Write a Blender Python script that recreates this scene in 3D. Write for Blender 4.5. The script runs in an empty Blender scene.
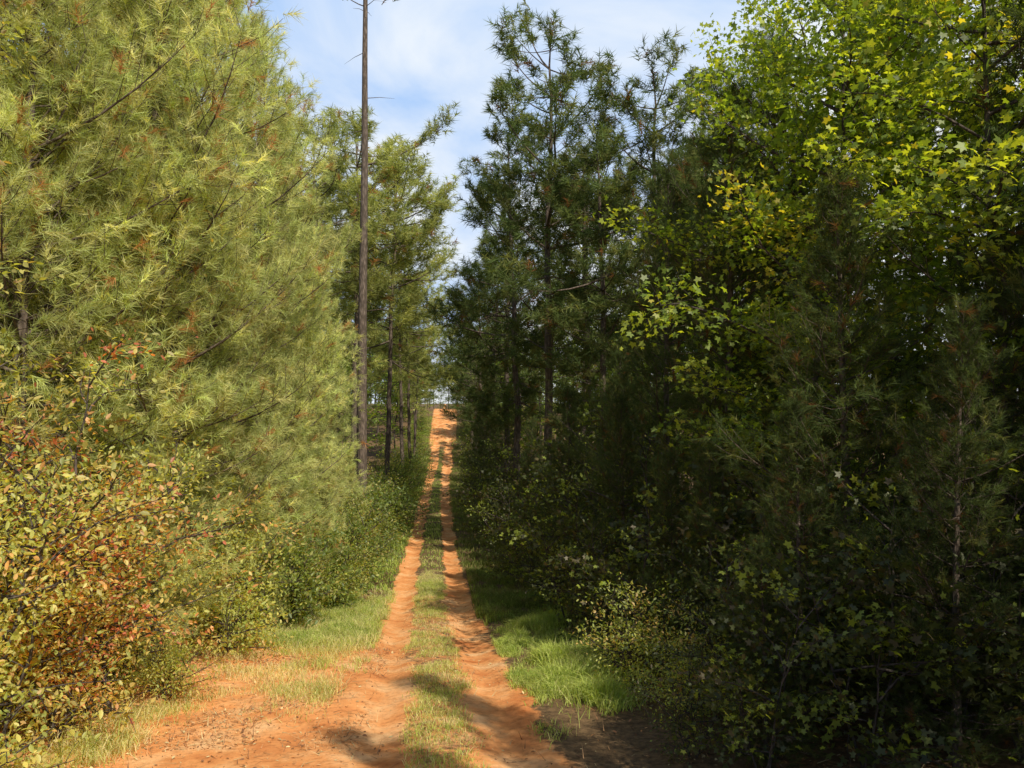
import bpy, math, numpy as np
from mathutils import Vector
CAMZ=4.0
scene=bpy.context.scene
# ------------------------------------------------------------ helpers
def vnoise(x,y,s,seed=0):
    x=np.asarray(x,float)/s; y=np.asarray(y,float)/s
    xi=np.floor(x); yi=np.floor(y); fx=x-xi; fy=y-yi
    fx=fx*fx*(3-2*fx); fy=fy*fy*(3-2*fy)
    def h(i,j):
        v=np.sin(i*127.1+j*311.7+seed*74.7)*43758.5453
        return v-np.floor(v)
    return (h(xi,yi)*(1-fx)+h(xi+1,yi)*fx)*(1-fy)+(h(xi,yi+1)*(1-fx)+h(xi+1,yi+1)*fx)*fy
def sstep(a,b,x):
    t=np.clip((np.asarray(x,float)-a)/(b-a),0,1); return t*t*(3-2*t)
_ty=np.arange(-400,3001,1.0)
_raw=np.interp(_ty,[-400,-30,0,9.4,24,36,47,58,68,80,92,104,114,125,140,200,400,3000],[-3,-3,-3.1,-4,-6,-6.8,-7.1,-7.5,-7.9,-8.1,-7.7,-5.6,-3.7,-1.5,-1.6,-5,-9,-12])
_k=np.exp(-0.5*(np.arange(-9,10)/2.5)**2); _k/=_k.sum()
_tz=np.convolve(np.pad(_raw,9,mode='edge'),_k,mode='valid')
def path_x(y):
    return np.interp(y,[-50,0,9.4,16,24,35,47,60,80,95,110,125,300],[0.3,0.2,0.0,-0.22,-0.42,-0.55,-0.65,-0.75,-0.75,-0.5,-0.2,0.05,0])
def gz(x,y):
    x=np.asarray(x,float); y=np.asarray(y,float)
    z=CAMZ+np.interp(y,_ty,_tz)
    u=x-path_x(y)
    for c in (-0.8,0.8):
        z=z-0.08*np.exp(-((u-c)/0.25)**2)*(0.8+0.3*vnoise(x,y,3.3,3))
    z=z+0.05*np.exp(-(u/0.35)**2)
    z=z+0.35*sstep(2.5,6,np.abs(u))*sstep(8,20,y)
    z=z+0.08*(vnoise(x,y,1.7,1)-0.5)+0.022*(vnoise(x,y,0.45,2)-0.5)+0.012*(vnoise(x,y,0.17,5)-0.5)
    z=z+1.2*(vnoise(x,y,25,9)-0.5)*sstep(5,14,np.abs(u))
    return z
def clay_f(x,y):
    u=x-path_x(y)
    wl=np.interp(y,[8,14,22,40,80,130],[0.52,0.42,0.34,0.34,0.42,0.5])*(0.8+0.4*vnoise(x,y,4.0,14))
    edge=0.6*(vnoise(x,y,0.9,11)-0.5)+0.5*(vnoise(x,y,0.3,12)-0.5)
    a=1-sstep(0.5,1.45,np.abs(u+0.82)/wl+edge)
    b=1-sstep(0.5,1.45,np.abs(u-0.8)/wl+edge)
    c=sstep(-6.3,-5.0,x)*(1-sstep(-1.2,-0.7,u))*(1-sstep(13.5,17.0,y+2.5*(vnoise(x,y,1.6,4)-.5)+0.5*(x+1)))
    c=c*(0.55+0.6*vnoise(x,y,1.1,6))
    f=0.75*(1-sstep(1.5,2.1,np.abs(u)))*sstep(98,106,y)*(0.75+0.3*vnoise(x,y,1.5,15))
    g=0.75*(1-sstep(1.3,1.7,np.abs(u)))*(1-sstep(8.3,9.4,y))
    e=0.42*(1-sstep(1.1,1.6,np.abs(u)))*(1-sstep(22,32,y))
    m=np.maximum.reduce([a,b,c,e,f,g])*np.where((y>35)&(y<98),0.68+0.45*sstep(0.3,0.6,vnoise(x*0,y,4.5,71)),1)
    return np.clip(m,0,1)

def new_mesh(name,V,F,mat,col=None,smooth=False,fa=None):
    V=np.ascontiguousarray(V,dtype=np.float32); F=np.ascontiguousarray(F,dtype=np.int32)
    m=bpy.data.meshes.new(name)
    m.vertices.add(len(V)); m.vertices.foreach_set('co',V.ravel())
    k=F.shape[1]
    m.loops.add(F.size); m.loops.foreach_set('vertex_index',F.ravel())
    m.polygons.add(len(F)); m.polygons.foreach_set('loop_start',np.arange(0,F.size,k,dtype=np.int32))
    if smooth: m.polygons.foreach_set('use_smooth',np.ones(len(F),dtype=bool))
    m.update(calc_edges=True)
    if col is not None:
        a=m.attributes.new('col','FLOAT_COLOR','POINT')
        c=np.ones((len(V),4),np.float32); c[:,:3]=col; a.data.foreach_set('color',c.ravel())
    if fa:
        for n,v in fa.items():
            a=m.attributes.new(n,'FLOAT','POINT'); a.data.foreach_set('value',np.asarray(v,np.float32))
    m.materials.append(mat)
    return m
def add_obj(name,data,parent=None,**props):
    o=bpy.data.objects.new(name,data)
    bpy.context.collection.objects.link(o)
    if parent: o.parent=parent
    for k,v in props.items(): o[k]=v
    return o
# ------------------------------------------------------------ materials
def foliage_mat(name,trans=0.45,yel=(1.25,1.2,0.5),gloss=0.06,rough=0.4,tstr=1.0):
    m=bpy.data.materials.new(name); m.use_nodes=True; nt=m.node_tree; N=nt.nodes; L=nt.links; N.clear()
    out=N.new('ShaderNodeOutputMaterial')
    at=N.new('ShaderNodeAttribute'); at.attribute_name='col'
    p=N.new('ShaderNodeBsdfDiffuse'); L.new(at.outputs['Color'],p.inputs['Color'])
    mul=N.new('ShaderNodeMix'); mul.data_type='RGBA'; mul.blend_type='MULTIPLY'; mul.inputs[0].default_value=1
    mul.inputs[7].default_value=(*[c*tstr for c in yel],1); L.new(at.outputs['Color'],mul.inputs[6])
    t=N.new('ShaderNodeBsdfTranslucent'); L.new(mul.outputs[2],t.inputs['Color'])
    mx=N.new('ShaderNodeMixShader'); mx.inputs[0].default_value=trans
    L.new(p.outputs[0],mx.inputs[1]); L.new(t.outputs[0],mx.inputs[2])
    if gloss>0:
        gl=N.new('ShaderNodeBsdfGlossy'); gl.inputs['Roughness'].default_value=rough; gl.inputs['Color'].default_value=(1,0.97,0.9,1)
        m2=N.new('ShaderNodeMixShader'); m2.inputs[0].default_value=gloss
        L.new(mx.outputs[0],m2.inputs[1]); L.new(gl.outputs[0],m2.inputs[2]); mx=m2
    L.new(mx.outputs[0],out.inputs[0])
    return m
M_needle=foliage_mat('pine_needles',0.38,(1.2,1.15,0.6),0.0,0.4,1.25)
M_leaf=foliage_mat('broad_leaves',0.5,(1.7,1.5,0.4),0.03,0.5,1.5)
M_grass=foliage_mat('grass_blades',0.45,(1.2,1.2,0.5),0.0,0.5,1.3)
M_litter=foliage_mat('leaf_litter',0.05,(1,1,1),0.0,0.6)
def bark_mat(name,c1,c2,sc=6):
    m=bpy.data.materials.new(name); m.use_nodes=True; nt=m.node_tree; N=nt.nodes; L=nt.links
    p=N['Principled BSDF']; p.inputs['Roughness'].default_value=0.9; p.inputs['Specular IOR Level'].default_value=0.15
    tc=N.new('ShaderNodeTexCoord'); mp=N.new('ShaderNodeMapping'); mp.inputs['Scale'].default_value=(sc,sc,sc*0.25)
    L.new(tc.outputs['Object'],mp.inputs[0])
    vo=N.new('ShaderNodeTexVoronoi'); vo.inputs['Scale'].default_value=2.5; L.new(mp.outputs[0],vo.inputs['Vector'])
    no=N.new('ShaderNodeTexNoise'); no.inputs['Scale'].default_value=3; no.inputs['Detail'].default_value=6; L.new(mp.outputs[0],no.inputs['Vector'])
    ad=N.new('ShaderNodeMath'); ad.operation='MULTIPLY_ADD'; ad.inputs[1].default_value=0.6; L.new(vo.outputs['Distance'],ad.inputs[0]); L.new(no.outputs[0],ad.inputs[2])
    r=N.new('ShaderNodeValToRGB'); r.color_ramp.elements[0].position=0.4; r.color_ramp.elements[0].color=(*c2,1); r.color_ramp.elements[1].position=0.9; r.color_ramp.elements[1].color=(*c1,1)
    L.new(ad.outputs[0],r.inputs[0]); L.new(r.outputs[0],p.inputs['Base Color'])
    b=N.new('ShaderNodeBump'); b.inputs['Strength'].default_value=0.7; b.inputs['Distance'].default_value=0.03; L.new(ad.outputs[0],b.inputs['Height']); L.new(b.outputs[0],p.inputs['Normal'])
    return m
M_bark=bark_mat('pine_bark',(0.09,0.07,0.055),(0.24,0.185,0.15))
M_bark2=bark_mat('grey_bark',(0.06,0.05,0.042),(0.16,0.13,0.11),9)
def ground_mat():
    m=bpy.data.materials.new('clay_and_forest_floor'); m.use_nodes=True; nt=m.node_tree; N=nt.nodes; L=nt.links
    p=N['Principled BSDF']; p.inputs['Roughness'].default_value=0.95; p.inputs['Specular IOR Level'].default_value=0.1
    g=N.new('ShaderNodeNewGeometry')
    def noise(s,d=6,ro=0.6):
        n=N.new('ShaderNodeTexNoise'); n.inputs['Scale'].default_value=s; n.inputs['Detail'].default_value=d; n.inputs['Roughness'].default_value=ro
        L.new(g.outputs['Position'],n.inputs['Vector']); return n
    def ramp(src,els):
        r=N.new('ShaderNodeValToRGB'); cr=r.color_ramp
        while len(cr.elements)<len(els): cr.elements.new(0.5)
        for e,(po,c) in zip(cr.elements,els): e.position=po; e.color=(*c,1)
        L.new(src,r.inputs[0]); return r
    n1=noise(1.3); n2=noise(9,8,0.7); n3=noise(45,4,0.7)
    clay=ramp(n1.outputs[0],[(0.3,(0.58,0.195,0.06)),(0.5,(0.76,0.34,0.125)),(0.7,(0.85,0.52,0.26))])
    claydet=ramp(n2.outputs[0],[(0.3,(0.55,0.5,0.47)),(0.5,(0.94,0.94,0.94)),(0.8,(1.1,1.1,1.1))])
    mc=N.new('ShaderNodeMix'); mc.data_type='RGBA'; mc.blend_type='MULTIPLY'; mc.inputs[0].default_value=0.85
    L.new(clay.outputs[0],mc.inputs[6]); L.new(claydet.outputs[0],mc.inputs[7])
    floor=ramp(n2.outputs[0],[(0.3,(0.06,0.04,0.022)),(0.5,(0.15,0.095,0.05)),(0.62,(0.22,0.14,0.07)),(0.8,(0.11,0.10,0.04))])
    at=N.new('ShaderNodeAttribute'); at.attribute_name='clay'
    a1=N.new('ShaderNodeMath'); a1.operation='MULTIPLY_ADD'; a1.inputs[1].default_value=1.1; a1.inputs[2].default_value=-0.55; L.new(n2.outputs[0],a1.inputs[0])
    a2=N.new('ShaderNodeMath'); a2.operation='ADD'; L.new(a1.outputs[0],a2.inputs[0]); L.new(at.outputs['Fac'],a2.inputs[1])
    mr=N.new('ShaderNodeMapRange'); mr.interpolation_type='SMOOTHSTEP'; mr.inputs['From Min'].default_value=0.22; mr.inputs['From Max'].default_value=0.62; L.new(a2.outputs[0],mr.inputs['Value'])
    mx=N.new('ShaderNodeMix'); mx.data_type='RGBA'; L.new(mr.outputs[0],mx.inputs[0]); L.new(floor.outputs[0],mx.inputs[6]); L.new(mc.outputs[2],mx.inputs[7])
    L.new(mx.outputs[2],p.inputs['Base Color'])
    h=N.new('ShaderNodeMath'); h.operation='ADD'; L.new(n2.outputs[0],h.inputs[0]); 
    h2=N.new('ShaderNodeMath'); h2.operation='MULTIPLY'; h2.inputs[1].default_value=0.3; L.new(n3.outputs[0],h2.inputs[0]); L.new(h2.outputs[0],h.inputs[1])
    b=N.new('ShaderNodeBump'); b.inputs['Strength'].default_value=0.55; b.inputs['Distance'].default_value=0.04; L.new(h.outputs[0],b.inputs['Height']); L.new(b.outputs[0],p.inputs['Normal'])
    return m
M_ground=ground_mat()
# ------------------------------------------------------------ terrain
def grid(xs,ys,dz=0):
    X,Y=np.meshgrid(xs,ys); Z=gz(X,Y)+dz
    V=np.stack([X.ravel(),Y.ravel(),Z.ravel()],1)
    nx,ny=len(xs),len(ys); i=np.arange(nx-1); j=np.arange(ny-1); I,J=np.meshgrid(i,j)
    a=(J*nx+I).ravel(); F=np.stack([a,a+1,a+nx+1,a+nx],1)
    return V,F,clay_f(X.ravel(),Y.ravel())
xc=np.round(np.arange(-6.5,6.51,0.1),3)
xo=np.array([7,8,9.5,11,13,15,18,22,27,33,40,50,65,90,130,200,320,500,900,1600])
xs=np.concatenate([-xo[::-1],xc,xo])
ys=np.concatenate([[-200,-100,-50,-30,-15,-8,-4,0,3],np.arange(5,30,0.1),np.arange(30,60,0.25),np.arange(60,140,0.5),[142,145,150,160,175,200,240,300,400,550,800,1200,2000]])
V,F,c=grid(xs,ys)
g=add_obj('ground',new_mesh('ground',V,F,M_ground,smooth=True,fa={'clay':c}),kind='structure',category='ground',label='forest floor of leaf litter and bare clay')
rx=xc[(xc>-2.15)&(xc<1.85)]; ry=ys[(ys>=3)&(ys<=175)]
V,F,c=grid(rx,ry,0.006)
r_=add_obj('dirt_road',new_mesh('dirt_road',V,F,M_ground,smooth=True,fa={'clay':c}),kind='structure',category='dirt road',label='two-rut red clay track with a grassy centre strip')
# ------------------------------------------------------------ geometry builders
def tube(acc,pts,rad,s=6):
    pts=np.asarray(pts,float); n=len(pts); rad=np.asarray(rad,float)
    d=np.gradient(pts,axis=0); d/=np.linalg.norm(d,axis=1)[:,None]+1e-9
    ref=np.array([0,0,1.0]) if abs(d[0,2])<0.8 else np.array([1.0,0,0])
    u=np.cross(d,ref); u/=np.linalg.norm(u,axis=1)[:,None]+1e-9; v=np.cross(d,u)
    a=np.arange(s)*2*math.pi/s
    R=pts[:,None,:]+rad[:,None,None]*(np.cos(a)[None,:,None]*u[:,None,:]+np.sin(a)[None,:,None]*v[:,None,:])
    off=acc['n']; acc['V'].append(R.reshape(-1,3))
    i=np.arange(n-1)[:,None]*s; k=np.arange(s)[None,:]; k2=(k+1)%s
    F=np.stack([i+k,i+k2,i+s+k2,i+s+k],-1).reshape(-1,4)+off
    acc['F'].append(F); acc['n']+=n*s
def newacc(): return {'V':[],'F':[],'n':0}
def unit(v): return v/(np.linalg.norm(v,axis=-1,keepdims=True)+1e-9)
def tufts(pos,dr,mul,K,nl,nw,rng,cols,wts,brown=0.03,spread=(0.12,1.0),droop=0.18):
    pos=np.array(pos); dr=unit(np.array(dr)); N=len(pos)
    ref=unit(rng.normal(size=(N,3))); u=unit(np.cross(dr,ref)); v=np.cross(dr,u)
    th=rng.uniform(0,2*math.pi,(N,K)); ph=rng.uniform(spread[0],spread[1],(N,K))
    d=np.cos(ph)[...,None]*dr[:,None]+np.sin(ph)[...,None]*(np.cos(th)[...,None]*u[:,None]+np.sin(th)[...,None]*v[:,None])
    L=nl*rng.uniform(0.6,1.15,(N,K))
    base=pos[:,None]+dr[:,None]*rng.uniform(-0.7,0.3,(N,K))[...,None]*nl
    tip=base+d*L[...,None]; tip[...,2]-=droop*L
    side=unit(np.cross(d,rng.normal(size=(N,K,3))))*(nw*0.5)
    V=np.stack([base-side,base+side,tip],2).reshape(-1,3)
    ci=rng.choice(len(cols),size=N,p=np.array(wts)/sum(wts)); c=np.array(cols)[ci]
    c=c*rng.uniform(0.8,1.2,(N,1))*np.array(mul)[:,None]
    br=rng.random(N)<brown; c[br]=np.array([0.36,0.18,0.07])*(np.array(cols)[0][0]/0.3)**0.5
    C=np.repeat(c,K*3,axis=0)
    C=C*np.repeat(rng.uniform(0.8,1.2,(N*K,1)),3,axis=0)
    return V,np.arange(len(V)).reshape(-1,3),C
def make_pine(name,seed,H,base,R,whorl,nl,K,nlen,nw,tsp,cols,wts,young=True,tr=0.12,sides=8,brown=0.03,stubs=0,lean=0.015,gap=0.0,tfs=0.24,inner=0.3,spread=(0.12,1.0)):
    r=np.random.default_rng(seed); acc=newacc()
    n=16; zz=np.linspace(-0.3,H,n); off=np.cumsum(r.normal(0,lean*H/n*1.6,(n,2)),axis=0)
    tp=np.column_stack([off[:,0],off[:,1],zz]); rr=tr*(1-np.clip(zz/H,0,1))**0.7+0.012; rr[0]*=1.35
    tube(acc,tp,rr,sides)
    P=[];D=[];Q=[]
    def tpos(z): return np.array([np.interp(z,zz,tp[:,0]),np.interp(z,zz,tp[:,1]),z])
    z=base; az0=r.uniform(0,6.28)
    lob=r.uniform(0,6.28,3)
    while z<H*0.985:
        t=(z-base)/(H-base)
        prof=((1-t)**0.6)*(0.75+0.25*min(1,t*5))+0.05 if young else (1-t**2.8)**0.75*(0.5+0.5*min(1,t*1.8))+0.2
        m=nl+r.integers(-1,2)
        az0+=r.uniform(0.5,1.5)
        wl=r.uniform(0.6,1.2)
        for k in range(max(m,2)):
            if r.random()<gap: continue
            az=az0+k*2*math.pi/m+r.normal(0,0.25)
            lo=1+0.25*math.sin(az*2+lob[0]+z*0.8)+0.2*math.sin(az+lob[1]-z*0.5)
            L=max(R*prof*wl*lo*r.uniform(0.5,1.2),0.3)
            el=(0.05+0.75*t if young else -0.05+0.5*t)+r.normal(0,0.32 if not young else 0.22)
            s=np.linspace(0,1,6); e=el+(0.55 if young else 0.6)*s
            azs=az+np.cumsum(r.normal(0,0.09,6))
            st=np.stack([np.cos(e)*np.cos(azs),np.cos(e)*np.sin(azs),np.sin(e)],1)*(L/5)
            pts=tpos(z)+np.vstack([[0,0,0],np.cumsum(st[:5],axis=0)])
            r0=0.007+(0.008 if young else 0.012)*L
            tube(acc,pts,np.linspace(r0,0.004,6),4)
            nt=int(L/tsp)+2; lm=r.uniform(0.72,1.28)
            for q in range(nt):
                sq=inner+(1-inner)*(q+r.random()*0.7)/nt; sq=min(sq,1)
                p0=np.array([np.interp(sq,s,pts[:,i]) for i in range(3)])
                dl=unit(np.array([np.interp(sq,s,st[:,i]) for i in range(3)]))
                sd=unit(np.cross(dl,[0,0,1.0]))*(1 if q%2 else -1)
                dd=unit(dl*r.uniform(0.5,1.1)+sd*r.uniform(0.4,1.1)+np.array([0,0,r.uniform(-0.4,1.2)]))
                TL=min((0.12+0.4*(1-sq))*L*r.uniform(0.6,1.3)+0.25,1.3)
                p1=p0+dd*TL*0.5; p2=p1+unit(dd+np.array([0,0,0.4]))*TL*0.5
                tube(acc,[p0,p1,p2],[0.006,0.005,0.003],3)
                for f in np.arange(1.0,0.3,-tfs/TL):
                    pp=p1+(p2-p1)*(f-0.5)*2 if f>0.5 else p0+(p1-p0)*f*2
                    P.append(pp+r.normal(0,0.08,3)); D.append(dd+np.array([0,0,0.3])+r.normal(0,0.45,3)); Q.append(lm)
            P.append(pts[-1]); D.append(st[-1]/L*5+np.array([0,0,0.3])); Q.append(lm)
        z+=whorl*r.uniform(0.6,1.4)*(1-0.3*t)
    for k in range(6): P.append(tpos(H-0.12*k)); D.append([0,0,1.0]+r.normal(0,0.2,3)); Q.append(1)
    for k in range(stubs):
        zb=r.uniform(0.15*H,base) if base>0.15*H else r.uniform(1,H*0.6); az=r.uniform(0,6.28); L=r.uniform(0.3,1.5)
        d=np.array([math.cos(az),math.sin(az),r.uniform(-0.2,0.4)]); p=tpos(zb)
        tube(acc,[p,p+d*L*0.5,p+d*L+np.array([0,0,-0.1])],[0.02,0.012,0.004],4)
    V,F,C=tufts(P,D,Q,K,nlen,nw,r,cols,wts,brown,spread)
    mt=new_mesh(name+'_trunk',np.vstack(acc['V']),np.vstack(acc['F']),M_bark,smooth=True)
    mc=new_mesh(name+'_crown',V,F,M_needle,col=C)
    return {'t':mt,'c':mc,'H':H}
KITE=(np.array([[0,0,0],[0.3,0.4,0.08],[0,1,0],[-0.3,0.4,0.08]]),np.array([[0,1,2],[0,2,3]]))
def star():
    V=[[0,0.15,0]];T=[]
    an=[-115,-58,0,58,115]; rr=[0.62,0.85,1.0,0.85,0.62]
    nt=[-150,-86,-29,29,86,150]; nr=[0.2,0.4,0.5,0.5,0.4,0.2]
    for a,q in zip(nt,nr): V.append([math.sin(math.radians(a))*q*0.8,0.15+math.cos(math.radians(a))*q*0.8,0.03])
    for a,q in zip(an,rr): V.append([math.sin(math.radians(a))*q*0.75,0.15+math.cos(math.radians(a))*q*0.75,-0.05])
    for i in range(5): T+= [[0,7+i,1+i],[0,2+i,7+i]]
    return np.array(V),np.array(T)
STAR=star()
OVAL=(np.array([[0,0,0],[0.22,0.3,0.05],[0.2,0.65,0.04],[0,1,-0.05],[-0.2,0.65,0.04],[-0.22,0.3,0.05]]),
      np.array([[0,1,2],[0,2,3],[0,3,4],[0,4,5]]))
def leaves(P,D,size,tmpl,rng,C,tilt=0.55):
    P=np.array(P);N=len(P);T,Fc=tmpl
    nrm=unit(np.array([0,0,1.0])+rng.normal(0,tilt,(N,3)))
    y=unit(np.array(D)+rng.normal(0,0.6,(N,3))+np.array([0,0,-0.25])); x=unit(np.cross(y,nrm)); nrm=np.cross(x,y)
    s=size*rng.uniform(0.5,1.25,(N,1,1))
    V=P[:,None]+s*(T[None,:,0:1]*x[:,None]+T[None,:,1:2]*y[:,None]+T[None,:,2:3]*nrm[:,None])
    F=Fc[None]+np.arange(N)[:,None,None]*len(T)
    return V.reshape(-1,3),F.reshape(-1,3),np.repeat(C,len(T),axis=0)
def make_broad(name,seed,H,R,base,stems,nlimb,leaf,per,tmpl,cols,wts,tr=0.08,cl=0.2,tilt=0.55,fan=0.15,sub=5,clus=3,mat=None):
    r=np.random.default_rng(seed); acc=newacc(); P=[];D=[];CC=[]
    cols=np.array(cols); w=np.array(wts)/sum(wts)
    for sidx in range(stems):
        a=r.uniform(0,6.28); sp=fan*H*r.uniform(0.3,1.0) if stems>1 else fan*0.3*H
        h=H*(r.uniform(0.45,1.0) if stems>1 else 1.0)
        s=np.linspace(0,1,9)
        wob=np.cumsum(r.normal(0,0.012*h,(9,2)),axis=0); wob[0]=0
        tp=np.column_stack([math.cos(a)*(sp*s**0.8)+wob[:,0],math.sin(a)*(sp*s**0.8)+wob[:,1],s*h-0.15*(s==0)])
        if stems>1: tp[:,0:2]+=r.normal(0,0.08*H/3,2)
        tube(acc,tp,tr*(1-s)**0.8+0.006,6)
        for k in range(nlimb):
            f=base/H+(1-base/H)*((k+r.random())/nlimb)
            f=min(f,0.98); p0=np.array([np.interp(f,s,tp[:,i]) for i in range(3)])
            t=(f-base/H)/(1-base/H+1e-6)
            L=max(R*(math.sin(math.pi*(0.22+0.7*t))**0.7)*r.uniform(0.4,1.35),0.25)
            az=k*2.4+r.normal(0,0.5); el=r.uniform(-0.05,0.5)+0.6*t
            d=np.array([math.cos(az)*math.cos(el),math.sin(az)*math.cos(el),math.sin(el)])
            q=np.linspace(0,1,5)
            bend=r.normal(0,0.08,3)*L
            pts=p0+d*L*q[:,None]+bend*np.sin(q*math.pi)[:,None]+np.array([0,0,-0.08*L])*(q**2)[:,None]
            tube(acc,pts,np.linspace(0.006+0.009*L,0.004,5),4)
            ns=max(int(sub*L/1.2),2)
            lc=cols[r.choice(len(cols),p=w)]
            for m in range(ns):
                fq=0.2+0.8*(m+r.random())/ns
                b0=np.array([np.interp(fq,q,pts[:,i]) for i in range(3)])
                dd=unit(d*0.7+r.normal(0,0.6,3)+np.array([0,0,0.1])); TL=r.uniform(0.25,0.6)*(0.4+0.35*L)
                tube(acc,[b0,b0+dd*TL*0.5,b0+dd*TL+np.array([0,0,-0.04])],[0.006,0.004,0.002],3)
                cc=cols[r.choice(len(cols),p=w)] if r.random()<0.5 else lc
                for c_ in range(clus):
                    cen=b0+dd*TL*(0.35+0.65*(c_+r.random())/clus)
                    cen[2]=max(cen[2],0.15)
                    n_=max(int(per*r.uniform(0.4,1.6)),1)
                    P.append(cen+r.normal(0,cl,(n_,3))*np.array([1,1,0.6])); D.append(np.repeat([dd],n_,axis=0))
                    own=cols[r.choice(len(cols),size=n_,p=w)]
                    mixk=(r.random((n_,1))<0.7)
                    CC.append(np.where(mixk,cc,own)*r.uniform(0.7,1.3,(n_,1)))
    P=np.vstack(P);D=np.vstack(D);CC=np.vstack(CC)
    V,F,C=leaves(P,D,leaf,tmpl,r,CC,tilt)
    mt=new_mesh(name+'_stem',np.vstack(acc['V']),np.vstack(acc['F']),M_bark2,smooth=True)
    mc=new_mesh(name+'_leaves',V,F,mat or M_leaf,col=C)
    return {'t':mt,'c':mc,'H':H}
def place(pr,name,x,y,s=1.0,rot=0.0,label='',cat='tree',group=None,sink=0.0,parts=('trunk','crown'),sz=None,tilt=(0,0)):
    e=bpy.data.objects.new(name,None); e.empty_display_size=0.3
    bpy.context.collection.objects.link(e)
    e.location=(x,y,float(gz(x,y))-0.03-sink); e.rotation_euler=(tilt[0],tilt[1],rot); e.scale=(s,s,sz or s)
    e['label']=label; e['category']=cat
    if group: e['group']=group
    a=bpy.data.objects.new(parts[0],pr['t']); b=bpy.data.objects.new(parts[1],pr['c'])
    for o in (a,b):
        bpy.context.collection.objects.link(o); o.parent=e
    return e
# ------------------------------------------------------------ prototypes
YG=[(0.53,0.56,0.22),(0.43,0.49,0.185),(0.62,0.61,0.27)]  # needle colour raised to carry the sunlight on the left-hand pines
DG=[(0.11,0.155,0.055),(0.14,0.18,0.06),(0.20,0.215,0.075)]
NG=[(0.08,0.11,0.04),(0.10,0.135,0.045),(0.17,0.18,0.06)]  # young pine needles again, darkened in colour for the shaded right side
TG=[(0.34,0.37,0.12),(0.42,0.43,0.14),(0.26,0.30,0.10)]
py=[make_pine('young_pine',11+i,14,0.4,3.1,0.42,5,40,0.24,0.0092,0.25,YG,[3,3,2],True,0.10,8,0.04,3,tfs=0.21,inner=0.16,spread=(0.15,1.25)) for i in range(2)]
pd=[make_pine('shade_toned_young_pine',31,12,0.4,2.6,0.46,5,28,0.26,0.012,0.28,NG,[3,3,1],True,0.10,8,0.04,4,inner=0.2)]
pm=[make_pine('loblolly',51+i,21.5,[7.5,6.0,6.5][i],3.6,1.0,5,24,0.44,0.034,0.36,DG,[3,3,2],False,0.18,8,0.03,22,0.024,0.24,0.38,0.5,(0.2,1.45)) for i in range(3)]
pt=[make_pine('tall_loblolly',71+i,23.5,10.5,3.9,0.95,5,22,0.44,0.034,0.36,TG,[1,1,1],False,0.14,8,0.03,14,0.022,0.2,0.38,0.48,(0.2,1.45)) for i in range(2)]
pg=make_pine('giant_pine',91,33,24.3,3.0,1.3,3,14,0.3,0.035,0.45,DG,[1,1,1],False,0.235,10,0.02,10,0.006,0.1,0.36)
GR=[(0.11,0.17,0.028),(0.18,0.26,0.038),(0.31,0.37,0.05),(0.42,0.38,0.055)]
AUR=[(0.50,0.46,0.17),(0.55,0.32,0.13),(0.48,0.17,0.10),(0.38,0.42,0.14),(0.48,0.44,0.16)]
AUY=[(0.42,0.47,0.15),(0.54,0.53,0.19),(0.30,0.37,0.11),(0.55,0.36,0.14)]
OL=[(0.3,0.33,0.1),(0.38,0.38,0.13),(0.38,0.29,0.12),(0.2,0.23,0.08)]
NS=[(0.06,0.08,0.025),(0.085,0.11,0.03),(0.10,0.085,0.04),(0.24,0.31,0.055)]  # leaf colours darkened to put shade into the right-hand thicket
gum=[make_broad('sweetgum',101+i,11.5,2.7,1.2,1,50,0.11,10,STAR,GR,[3,4,3,0.7],0.07,0.20,0.55,0.1,6,3) for i in range(2)]
aut=[make_broad('autumn_sapling',111,4.6,1.6,0.4,4,14,0.09,6,OVAL,AUR,[3,3,2,4,3],0.022,0.16,0.65,0.18,6,3),
     make_broad('yellowing_sapling',112,4.4,1.6,0.25,4,14,0.10,6,OVAL,AUY,[3,3,2,0.8],0.022,0.16,0.65,0.2,6,3)]
oak=[make_broad('oak',121,9.5,2.4,1.0,1,42,0.10,9,OVAL,OL,[3,3,2,2],0.09,0.16,0.6,0.1,6,3)]
shr=[make_broad('green_shrub',131,2.6,1.3,0.15,6,10,0.11,6,OVAL,[(0.12,0.18,0.04),(0.20,0.25,0.06),(0.32,0.3,0.09)],[3,3,1],0.02,0.15,0.6,0.35,6,3)]
shd=[make_broad('shade_toned_shrub',135,3.2,1.3,0.3,5,9,0.09,7,OVAL,NS,[4,4,1,1],0.014,0.17,0.7,0.32,5,3),
     make_broad('shade_toned_sapling',136,4.0,1.5,0.6,3,9,0.12,6,STAR,NS,[3,4,1,3],0.016,0.18,0.7,0.25,5,3)]
shy=[make_broad('yellow_shrub',141,2.8,1.2,0.1,5,11,0.10,6,OVAL,[(0.44,0.47,0.14),(0.3,0.38,0.10),(0.48,0.36,0.14)],[3,3,1],0.016,0.17,0.6,0.32,6,3)]
brd=[make_broad('forest_broadleaf',151,14,3.8,1.5,1,38,0.30,5,KITE,GR[:3],[3,3,1],0.14,0.34,0.6,0.1,4,3)]
rng=np.random.default_rng(5)
def rr(): return rng.uniform(0,6.28)
LY='young pine with long yellow-green needles coloured as sunlit beside the clay track'
LD='young pine with shade-darkened green needles crowding the edge of the track'
LM='tall loblolly pine with clumpy dark green crown'
LT='tall pine with bare lower trunk and rounded green crown'
def pine(pr,x,y,h,lab,grp,wid=1.0,rot=None):
    s=h/pr['H']
    place(pr,'pine_tree',x,y,s*wid,rr() if rot is None else rot,lab,'pine tree',grp,sz=s,tilt=(rng.normal(0,0.015),rng.normal(0,0.015)))
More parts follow.
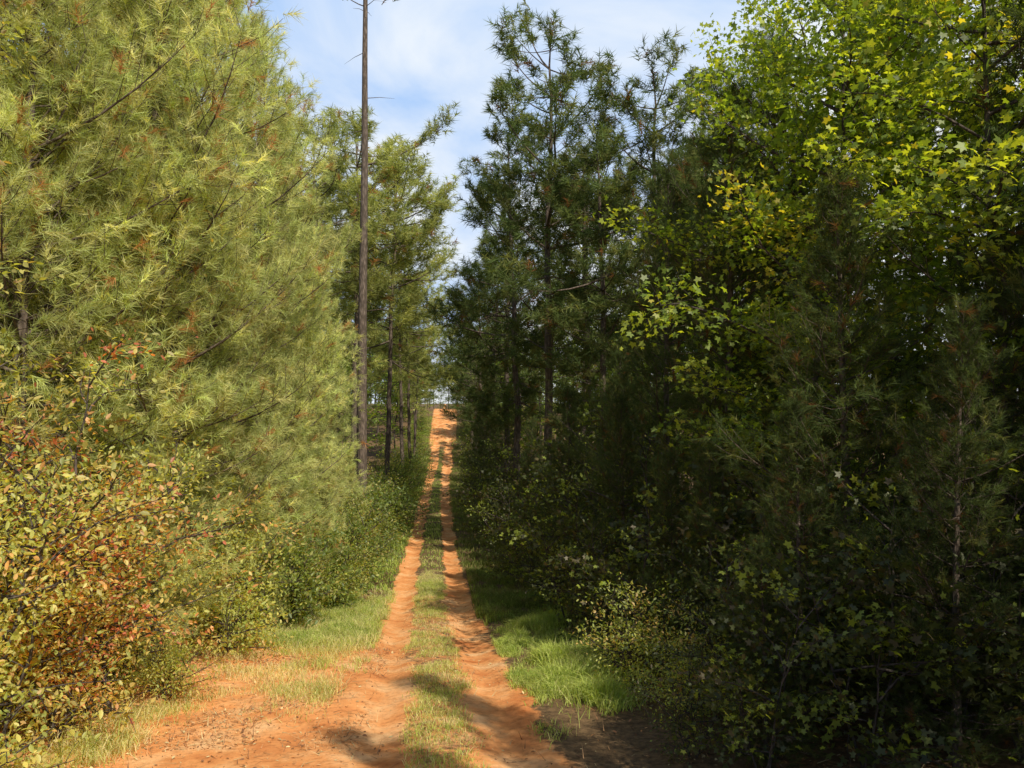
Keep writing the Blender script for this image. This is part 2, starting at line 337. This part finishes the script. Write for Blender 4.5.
for i,(x,y,h) in enumerate([(-6.6,13,15),(-5.4,15.2,15.5),(-5.6,18.6,17),(-5.0,22.0,15.5),(-8.2,17,17),(-8.6,22,18),(-5.3,26.5,15),(-8.9,12.5,14),(-5.4,31.5,13),(-4.0,18.4,3.2),(-4.6,13.4,3.6),(-3.9,26.3,4.0),(-3.8,32.3,4.6)]):
    pine(py[i%2],x,y,h,LY,'young pines along the track')
place(pg,'pine_tree',-3.65,36,1.0,4.4,'very tall slender pine with long bare brown trunk','pine tree')
for i,(x,y,h,wd) in enumerate([(-6.2,41,20,1.2),(-5.2,46,22.6,1.3),(-3.6,50,21.5,1.25),(-3.9,56,23.0,1.25),(-3.2,62,20.5,1.25),(-3.0,69,19.5,1.25),(-3.1,79,17.5,1.15),(-3.3,90,15,1.1),(-8.5,45,21,1.2),(-8,62,22,1.2),(-8.5,78,22,1),(-3.8,101,14,1.1),(-3.8,112,12,1.1),(-3.8,123,10,1),(-4.0,106,9,1.1),(-3.9,117,8,1.1)]):
    pine(pt[i%2] if i<13 else pm[i%3],x,y,h,LT,'tall pines lining the track',wd)
for i,(x,y,h,wd) in enumerate([(4.4,35,22.6,1.1),(3.5,39.5,20.0,1.1),(6.4,31,17.0,1.1),(8.1,30,18.6,1.15),(10,27,16,1.1),(3.6,47,19.5,1.1),(3.2,57,18.5,1.1),(3.0,66,17.5,1.2),(2.9,77,16,1.2),(3.0,90,13.5,1.2),(7.2,40,19,1.1),(8.5,50,22,1),(11.5,33,17,1.1),(7.8,24,12.5,1),(3.6,104,11.5,1.1),(3.8,114,10,1),(3.8,124,8,1),(3.5,98,9,1.2),(3.8,109,8,1.1)]):
    pine(pm[i%3],x,y,h,LM,'loblolly pines lining the track',wd)
for x,y,h,wd in [(5.5,10.3,7.0,1.2),(5.6,16,11,1),(5.6,20,11,1),(8.6,10.5,12,1),(8.6,15,13,1),(7.5,18,13,1),(5.2,24,7,1),(9.5,7.0,12,1),(12,9,13,1),(10.5,3,13,1),(8.4,5.2,11,1),(6.5,3.6,9.0,1),(5.3,4.2,7.2,0.9),(6.0,0.4,14,0.5),(4.3,0.3,11.6,0.6),(3.9,13.4,3.6,1),(4.3,9.4,4.0,1.1),(3.9,17.4,5,1),(5.3,8.0,4.8,1.1),(6.8,9.2,6,1.1),  # pines beside the camera, out of view, added to shade thicket and track
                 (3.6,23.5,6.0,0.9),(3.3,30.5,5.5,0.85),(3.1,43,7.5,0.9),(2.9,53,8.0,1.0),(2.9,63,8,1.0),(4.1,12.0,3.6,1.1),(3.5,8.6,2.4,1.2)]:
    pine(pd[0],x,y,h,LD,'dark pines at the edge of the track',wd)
LG='sweetgum tree with star-shaped yellow-green leaves lit by the sun'
for i,(x,y,h) in enumerate([(6.1,12.2,11.5),(7.4,10.8,11.5),(7.0,14.6,12),(8.2,12.5,12)]):
    place(gum[i%2],'sweetgum_tree',x,y,h/11.5,[1.0,4.2,2.0,0.5][i],LG,'tree','sweetgums beside the track')
place(oak[0],'oak_tree',-6.3,9.3,0.98,1.0,'small oak with olive-green leaves','tree')
place(oak[0],'oak_tree',-7.9,14.5,1.2,3.0,'small oak with olive-green leaves','tree')
LA=['slender sapling with orange, red and yellow autumn leaves','slender sapling with yellowing green leaves']
for i,(x,y,s,q) in enumerate([(-5.0,9.0,0.85,1),(-4.5,11.1,0.9,0),(-5.4,10.6,1.15,0),(-5.3,8.2,0.75,1),(-5.0,13.0,0.9,1),(-5.9,7.6,0.9,1),(-4.7,10.0,0.6,0)]):
    place(aut[q],'sapling',x,y,s,rr(),LA[q],'shrub','autumn saplings',parts=('stem','foliage'))
LSY='bush with yellowing leaves at the track edge'; LSG='leafy green bush at the track edge'; LSD='open bush with leaves darkened as if in shade'
for x,y,s in [(-4.6,7.6,0.75),(-4.1,12.2,0.5),(-4.1,15.4,0.8),(-4.6,17,1.15),(-3.6,21.0,0.75),(-3.1,24.4,0.7),(-4.1,23,1.2),(-3.6,29,0.9),(-4.9,7.0,0.9),(2.8,11.8,0.6),(3.3,10.6,0.5)]:
    place(shy[0],'bush',x,y,s,rr(),LSY,'bush','yellowing bushes by the track',parts=('stem','foliage'))
for i,(x,y,s) in enumerate([(-3.7,19.3,1.0),(-3.1,22.6,0.85),(-3.4,28,1.1),(-3.6,33.5,1.3),(-3.5,36.5,1.3),(-3.3,40,1.3),(-3.3,45,1.3),(-3.3,51,1.4),(-3.3,60,1.4),(-3.4,70,1.4),(-3.5,80,1.4),(-3.4,90,1.3),(-3.4,100,1.1),(-3.3,110,1.0)]):
    place(shr[0],'bush',x,y,s,rr(),LSG,'bush','green bushes by the track',parts=('stem','foliage'))
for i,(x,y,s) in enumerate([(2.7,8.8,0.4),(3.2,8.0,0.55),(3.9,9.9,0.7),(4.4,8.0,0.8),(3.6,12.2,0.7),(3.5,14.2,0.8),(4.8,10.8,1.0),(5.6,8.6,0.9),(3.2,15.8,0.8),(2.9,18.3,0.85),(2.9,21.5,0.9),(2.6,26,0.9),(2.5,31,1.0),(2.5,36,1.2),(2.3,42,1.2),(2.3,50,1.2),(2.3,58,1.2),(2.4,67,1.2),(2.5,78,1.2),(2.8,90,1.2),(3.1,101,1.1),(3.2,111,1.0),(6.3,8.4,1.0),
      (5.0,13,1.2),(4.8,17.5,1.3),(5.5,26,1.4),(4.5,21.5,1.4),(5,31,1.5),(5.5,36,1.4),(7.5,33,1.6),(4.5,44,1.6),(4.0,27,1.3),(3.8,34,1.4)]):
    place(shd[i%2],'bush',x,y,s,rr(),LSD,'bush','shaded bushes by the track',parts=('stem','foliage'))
taken=[]
def ok(x,y,d):
    for a,b in taken:
        if (a-x)**2+(b-y)**2<d*d: return False
    return True
cnt=0
for k in range(6000):
    if cnt>=46: break
    y=rng.uniform(14,90); sgn=rng.choice([-1,1]); x=sgn*(rng.uniform(10.5,12+0.10*y))
    if not ok(x,y,3.8): continue
    taken.append((x,y)); cnt+=1
    q=rng.random()
    if q<0.4: pine(pm[rng.integers(3)],x,y,rng.uniform(14,17),LM,'forest pines')
    elif q<0.5: pine(pt[rng.integers(2)],x,y,rng.uniform(16,19),LT,'forest pines')
    else: place(brd[0],'broadleaf_tree',x,y,rng.uniform(0.8,1.1),rr(),'full green broadleaf tree in the forest','tree','forest broadleaf trees')
for sgn in (-1,1):
    y=92
    while y<150:
        for x in (6.0,8.6,11.5):
            xx=sgn*(x+rng.normal(0,0.6)); yy=y+rng.normal(0,1.2)
            if rng.random()<0.5: place(brd[0],'broadleaf_tree',xx,yy,rng.uniform(0.6,0.95),rr(),'full green broadleaf tree in the forest','tree','forest broadleaf trees')
            else: pine(pm[rng.integers(3)],xx,yy,rng.uniform(11,16),LM,'forest pines')
        y+=10
for k in range(18):
    x=-10+k*1.15+rng.normal(0,0.4); y=rng.uniform(146,165)
    if k%2: pine(pm[k%3],x,y,rng.uniform(9,11) if abs(x)<4 else rng.uniform(14,18),'distant dark pine beyond the crest of the track','distant pines')
    else: place(brd[0],'broadleaf_tree',x,y,rng.uniform(0.55,0.75),rr(),'distant leafy tree beyond the crest of the track','tree','distant broadleaf trees')
# ------------------------------------------------------------ grass
def blades(x,y,h,w,C,r,lean=0.45):
    n=len(x); z=gz(x,y)-0.01; a=r.uniform(0,6.28,n); s=np.stack([np.cos(a),np.sin(a),np.zeros(n)],1)*(w/2)[:,None]
    l=r.normal(0,lean,(n,2))*h[:,None]
    B=np.stack([x,y,z],1); mid=B+np.column_stack([l*0.35,h*0.6]); tip=B+np.column_stack([l,h*np.clip(1-0.3*np.hypot(l[:,0],l[:,1])/h,0.3,1)])
    V=np.stack([B-s,B+s,mid-s*0.7,mid+s*0.7,tip],1).reshape(-1,3)
    F=np.array([[0,1,3],[0,3,2],[2,3,4]])[None]+np.arange(n)[:,None,None]*5
    return V,F.reshape(-1,3),np.repeat(C,5,axis=0)
r=np.random.default_rng(77)
def field(n,x0,x1,y0,y1,dens,hh,ww,cols,wts,clump=1.0,lean=0.45,pw=2.0):
    x=r.uniform(x0,x1,n); y=y0+(y1-y0)*r.random(n)
    cf=clay_f(x,y)
    cn=vnoise(x,y,0.3,21)*0.6+vnoise(x,y,1.1,22)*0.6
    p=dens(x,y)*np.clip((cn-0.25*clump)*2.2,0.04,1)*(1-cf)**pw
    k=r.random(n)<p; x=x[k];y=y[k];cn=cn[k]
    h=hh(x,y)*r.uniform(0.5,1.3,len(x))*(0.5+0.9*cn); w=np.full(len(x),ww)
    wt=np.array(wts)/sum(wts)
    ci=r.choice(len(cols),size=len(x),p=wt); cp=np.clip(((vnoise(x,y,0.8,44)*1.4-0.2)*len(cols)).astype(int),0,len(cols)-1)
    ci=np.where(r.random(len(x))<0.5,ci,cp)
    C=np.array(cols)[ci]*r.uniform(0.7,1.3,(len(x),1))
    return blades(x,y,h,w,C,r,lean)
GC=[(0.32,0.41,0.10),(0.46,0.53,0.14),(0.2,0.28,0.07)]; DC=[(0.70,0.62,0.34),(0.58,0.56,0.25),(0.46,0.5,0.17)]
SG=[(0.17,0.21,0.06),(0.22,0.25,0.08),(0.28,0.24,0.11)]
parts=[]
def U(x,y): return x-path_x(y)
parts.append(field(110000,-1,1,7,30,lambda x,y:(np.abs(U(x,y))<0.32+0.35*vnoise(x,y,0.5,61))*1.0,lambda x,y:0.085+0*x,0.009,[DC[0],GC[1],DC[1],GC[1],DC[2]],[3,2,2,1,2],0.9,0.6,1.0))
parts.append(field(50000,-2.0,1.2,30,122,lambda x,y:(np.abs(U(x,y))<0.5)*0.9,lambda x,y:0.12+0*x,0.03,GC+DC[1:],[1,1,1,1,1]))
parts.append(field(190000,1.0,3.9,8,19,lambda x,y:sstep(9.8,12.4,y+3.0*(vnoise(x,y,1.1,67)-.5))*(1-sstep(2.6,3.5,x+0.7*vnoise(x,y,0.8,66)))*(0.15+0.85*sstep(0.32,0.5,vnoise(x,y,0.6,69))),lambda x,y:0.10+0.20*sstep(1.3,2.0,U(x,y))*(0.2+1.4*vnoise(x,y,0.45,68)),0.014,[GC[0],GC[1],DC[2],GC[1],DC[1]],[3,3,2,1,1],1.6,0.6))
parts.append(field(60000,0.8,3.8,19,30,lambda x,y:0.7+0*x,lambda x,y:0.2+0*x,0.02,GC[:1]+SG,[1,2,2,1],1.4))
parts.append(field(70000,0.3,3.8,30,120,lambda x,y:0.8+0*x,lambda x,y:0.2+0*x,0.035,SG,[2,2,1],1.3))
parts.append(field(130000,-4.8,-1.0,13.5,26,lambda x,y:0.9+0*x,lambda x,y:0.17+0*x,0.012,[DC[0],GC[1],DC[1],GC[0],DC[2]],[3,2,3,1,3],1.4,0.6))
parts.append(field(70000,-4.8,-1.2,26,120,lambda x,y:0.9+0*x,lambda x,y:0.18+0*x,0.035,GC,[2,2,1],1.2))
parts.append(field(150000,-6,-0.9,7,16,lambda x,y:1.0*sstep(0.38,0.68,vnoise(x,y,1.0,33)),lambda x,y:0.12+0*x,0.009,DC,[4,2,1],1.3,0.7,0.6))
parts.append(field(60000,-7,-3.6,6.5,15,lambda x,y:0.7+0*x,lambda x,y:0.26+0*x,0.011,DC+GC,[5,3,2,1,1,1],1.3,0.6))
Vs=[];Fs=[];Cs=[];o=0
for v,f,c in parts: Vs.append(v);Fs.append(f+o);Cs.append(c);o+=len(v)
add_obj('grass',new_mesh('grass',np.vstack(Vs),np.vstack(Fs),M_grass,col=np.vstack(Cs)),kind='stuff',category='grass',label='green and straw-coloured grass along the ruts')
n=26000
x=np.concatenate([r.uniform(-6.5,-1.0,n),r.uniform(-1,5,10000)]); y=np.concatenate([r.uniform(6.5,18,n),r.uniform(7,25,10000)])
k=r.random(len(x))<0.22+0.7*(vnoise(x,y,1.0,41)>0.58); x=x[k];y=y[k]
k=r.permutation(len(x)); x=x[k];y=y[k]
P=np.stack([x,y,gz(x,y)+0.012],1); D=np.column_stack([r.normal(size=(len(x),2)),np.zeros(len(x))])
C=np.array([(0.46,0.22,0.09),(0.54,0.31,0.15),(0.26,0.13,0.07),(0.6,0.48,0.25)])[r.integers(0,4,len(x))]*r.uniform(0.6,1.2,(len(x),1))
NEED=(np.array([[-0.03,0,0],[0.03,0,0],[0.0,1,0.03]]),np.array([[0,1,2]]))
half=len(x)*2//3
a=leaves(P[:half],D[:half],0.17,NEED,r,C[:half],0.1); b=leaves(P[half:],D[half:],0.055,OVAL,r,C[half:],0.25)
add_obj('fallen_leaves',new_mesh('fallen_leaves',np.vstack([a[0],b[0]]),np.vstack([a[1],b[1]+len(a[0])]),M_litter,col=np.vstack([a[2],b[2]])),kind='stuff',category='fallen leaves',label='brown pine straw and dry leaves on the clay')
# ------------------------------------------------------------ light
AZ,EL=math.radians(151),math.radians(48)
sv=Vector((math.sin(AZ)*math.cos(EL),math.cos(AZ)*math.cos(EL),math.sin(EL)))
sl=bpy.data.lights.new('sun','SUN'); sl.energy=5; sl.angle=math.radians(0.5); sl.color=(1,0.92,0.76)
so=bpy.data.objects.new('sun',sl); bpy.context.collection.objects.link(so); so.rotation_euler=sv.to_track_quat('Z','Y').to_euler()
w=bpy.data.worlds.new('World'); scene.world=w; w.use_nodes=True; nt=w.node_tree; N=nt.nodes; L=nt.links
bg=N['Background']; bg.inputs[1].default_value=0.12
sk=N.new('ShaderNodeTexSky'); sk.sky_type='NISHITA'; sk.sun_disc=False; sk.sun_elevation=EL; sk.sun_rotation=AZ
tc=N.new('ShaderNodeTexCoord'); mp=N.new('ShaderNodeMapping'); mp.inputs['Scale'].default_value=(1.4,1.4,3.2); mp.inputs['Rotation'].default_value=(0,0.35,0); L.new(tc.outputs['Generated'],mp.inputs[0])
no=N.new('ShaderNodeTexNoise'); no.inputs['Scale'].default_value=1.9; no.inputs['Detail'].default_value=7; no.inputs['Roughness'].default_value=0.52; no.inputs['Distortion'].default_value=0.4
L.new(mp.outputs[0],no.inputs['Vector'])
sx=N.new('ShaderNodeSeparateXYZ'); L.new(tc.outputs['Generated'],sx.inputs[0])
h1=N.new('ShaderNodeMath'); h1.operation='MULTIPLY_ADD'; h1.inputs[1].default_value=0.3; L.new(sx.outputs['X'],h1.inputs[0]); L.new(no.outputs[0],h1.inputs[2])
h2=N.new('ShaderNodeMath'); h2.operation='MULTIPLY_ADD'; h2.inputs[1].default_value=-0.38; L.new(sx.outputs['Z'],h2.inputs[0]); L.new(h1.outputs[0],h2.inputs[2])
cr=N.new('ShaderNodeValToRGB'); cr.color_ramp.elements[0].position=0.24; cr.color_ramp.elements[0].color=(0.40,0.61,0.97,1); cr.color_ramp.elements[1].position=0.50; cr.color_ramp.elements[1].color=(0.93,0.97,1.0,1)
L.new(h2.outputs[0],cr.inputs[0])
sc=N.new('ShaderNodeVectorMath'); sc.operation='SCALE'; sc.inputs['Scale'].default_value=8.4; L.new(cr.outputs[0],sc.inputs[0])
m1=N.new('ShaderNodeMapRange'); m1.inputs['From Min'].default_value=0.35; m1.inputs['From Max'].default_value=0.8; L.new(sx.outputs['Y'],m1.inputs['Value'])
mx=N.new('ShaderNodeMix'); mx.data_type='RGBA'; L.new(m1.outputs[0],mx.inputs[0]); L.new(sk.outputs[0],mx.inputs[6]); L.new(sc.outputs[0],mx.inputs[7]); L.new(mx.outputs[2],bg.inputs[0])
# ------------------------------------------------------------ camera
cd=bpy.data.cameras.new('camera'); cd.sensor_width=36; cd.lens=804/1024*36; cd.clip_start=0.1; cd.clip_end=5000
co=bpy.data.objects.new('camera',cd); bpy.context.collection.objects.link(co); co.location=(0,0,CAMZ)
co.rotation_euler=(math.radians(90+1.1),0,-math.atan(67/804))
scene.camera=co
scene.view_settings.view_transform='Standard'; scene.view_settings.look='None'; scene.view_settings.exposure=0
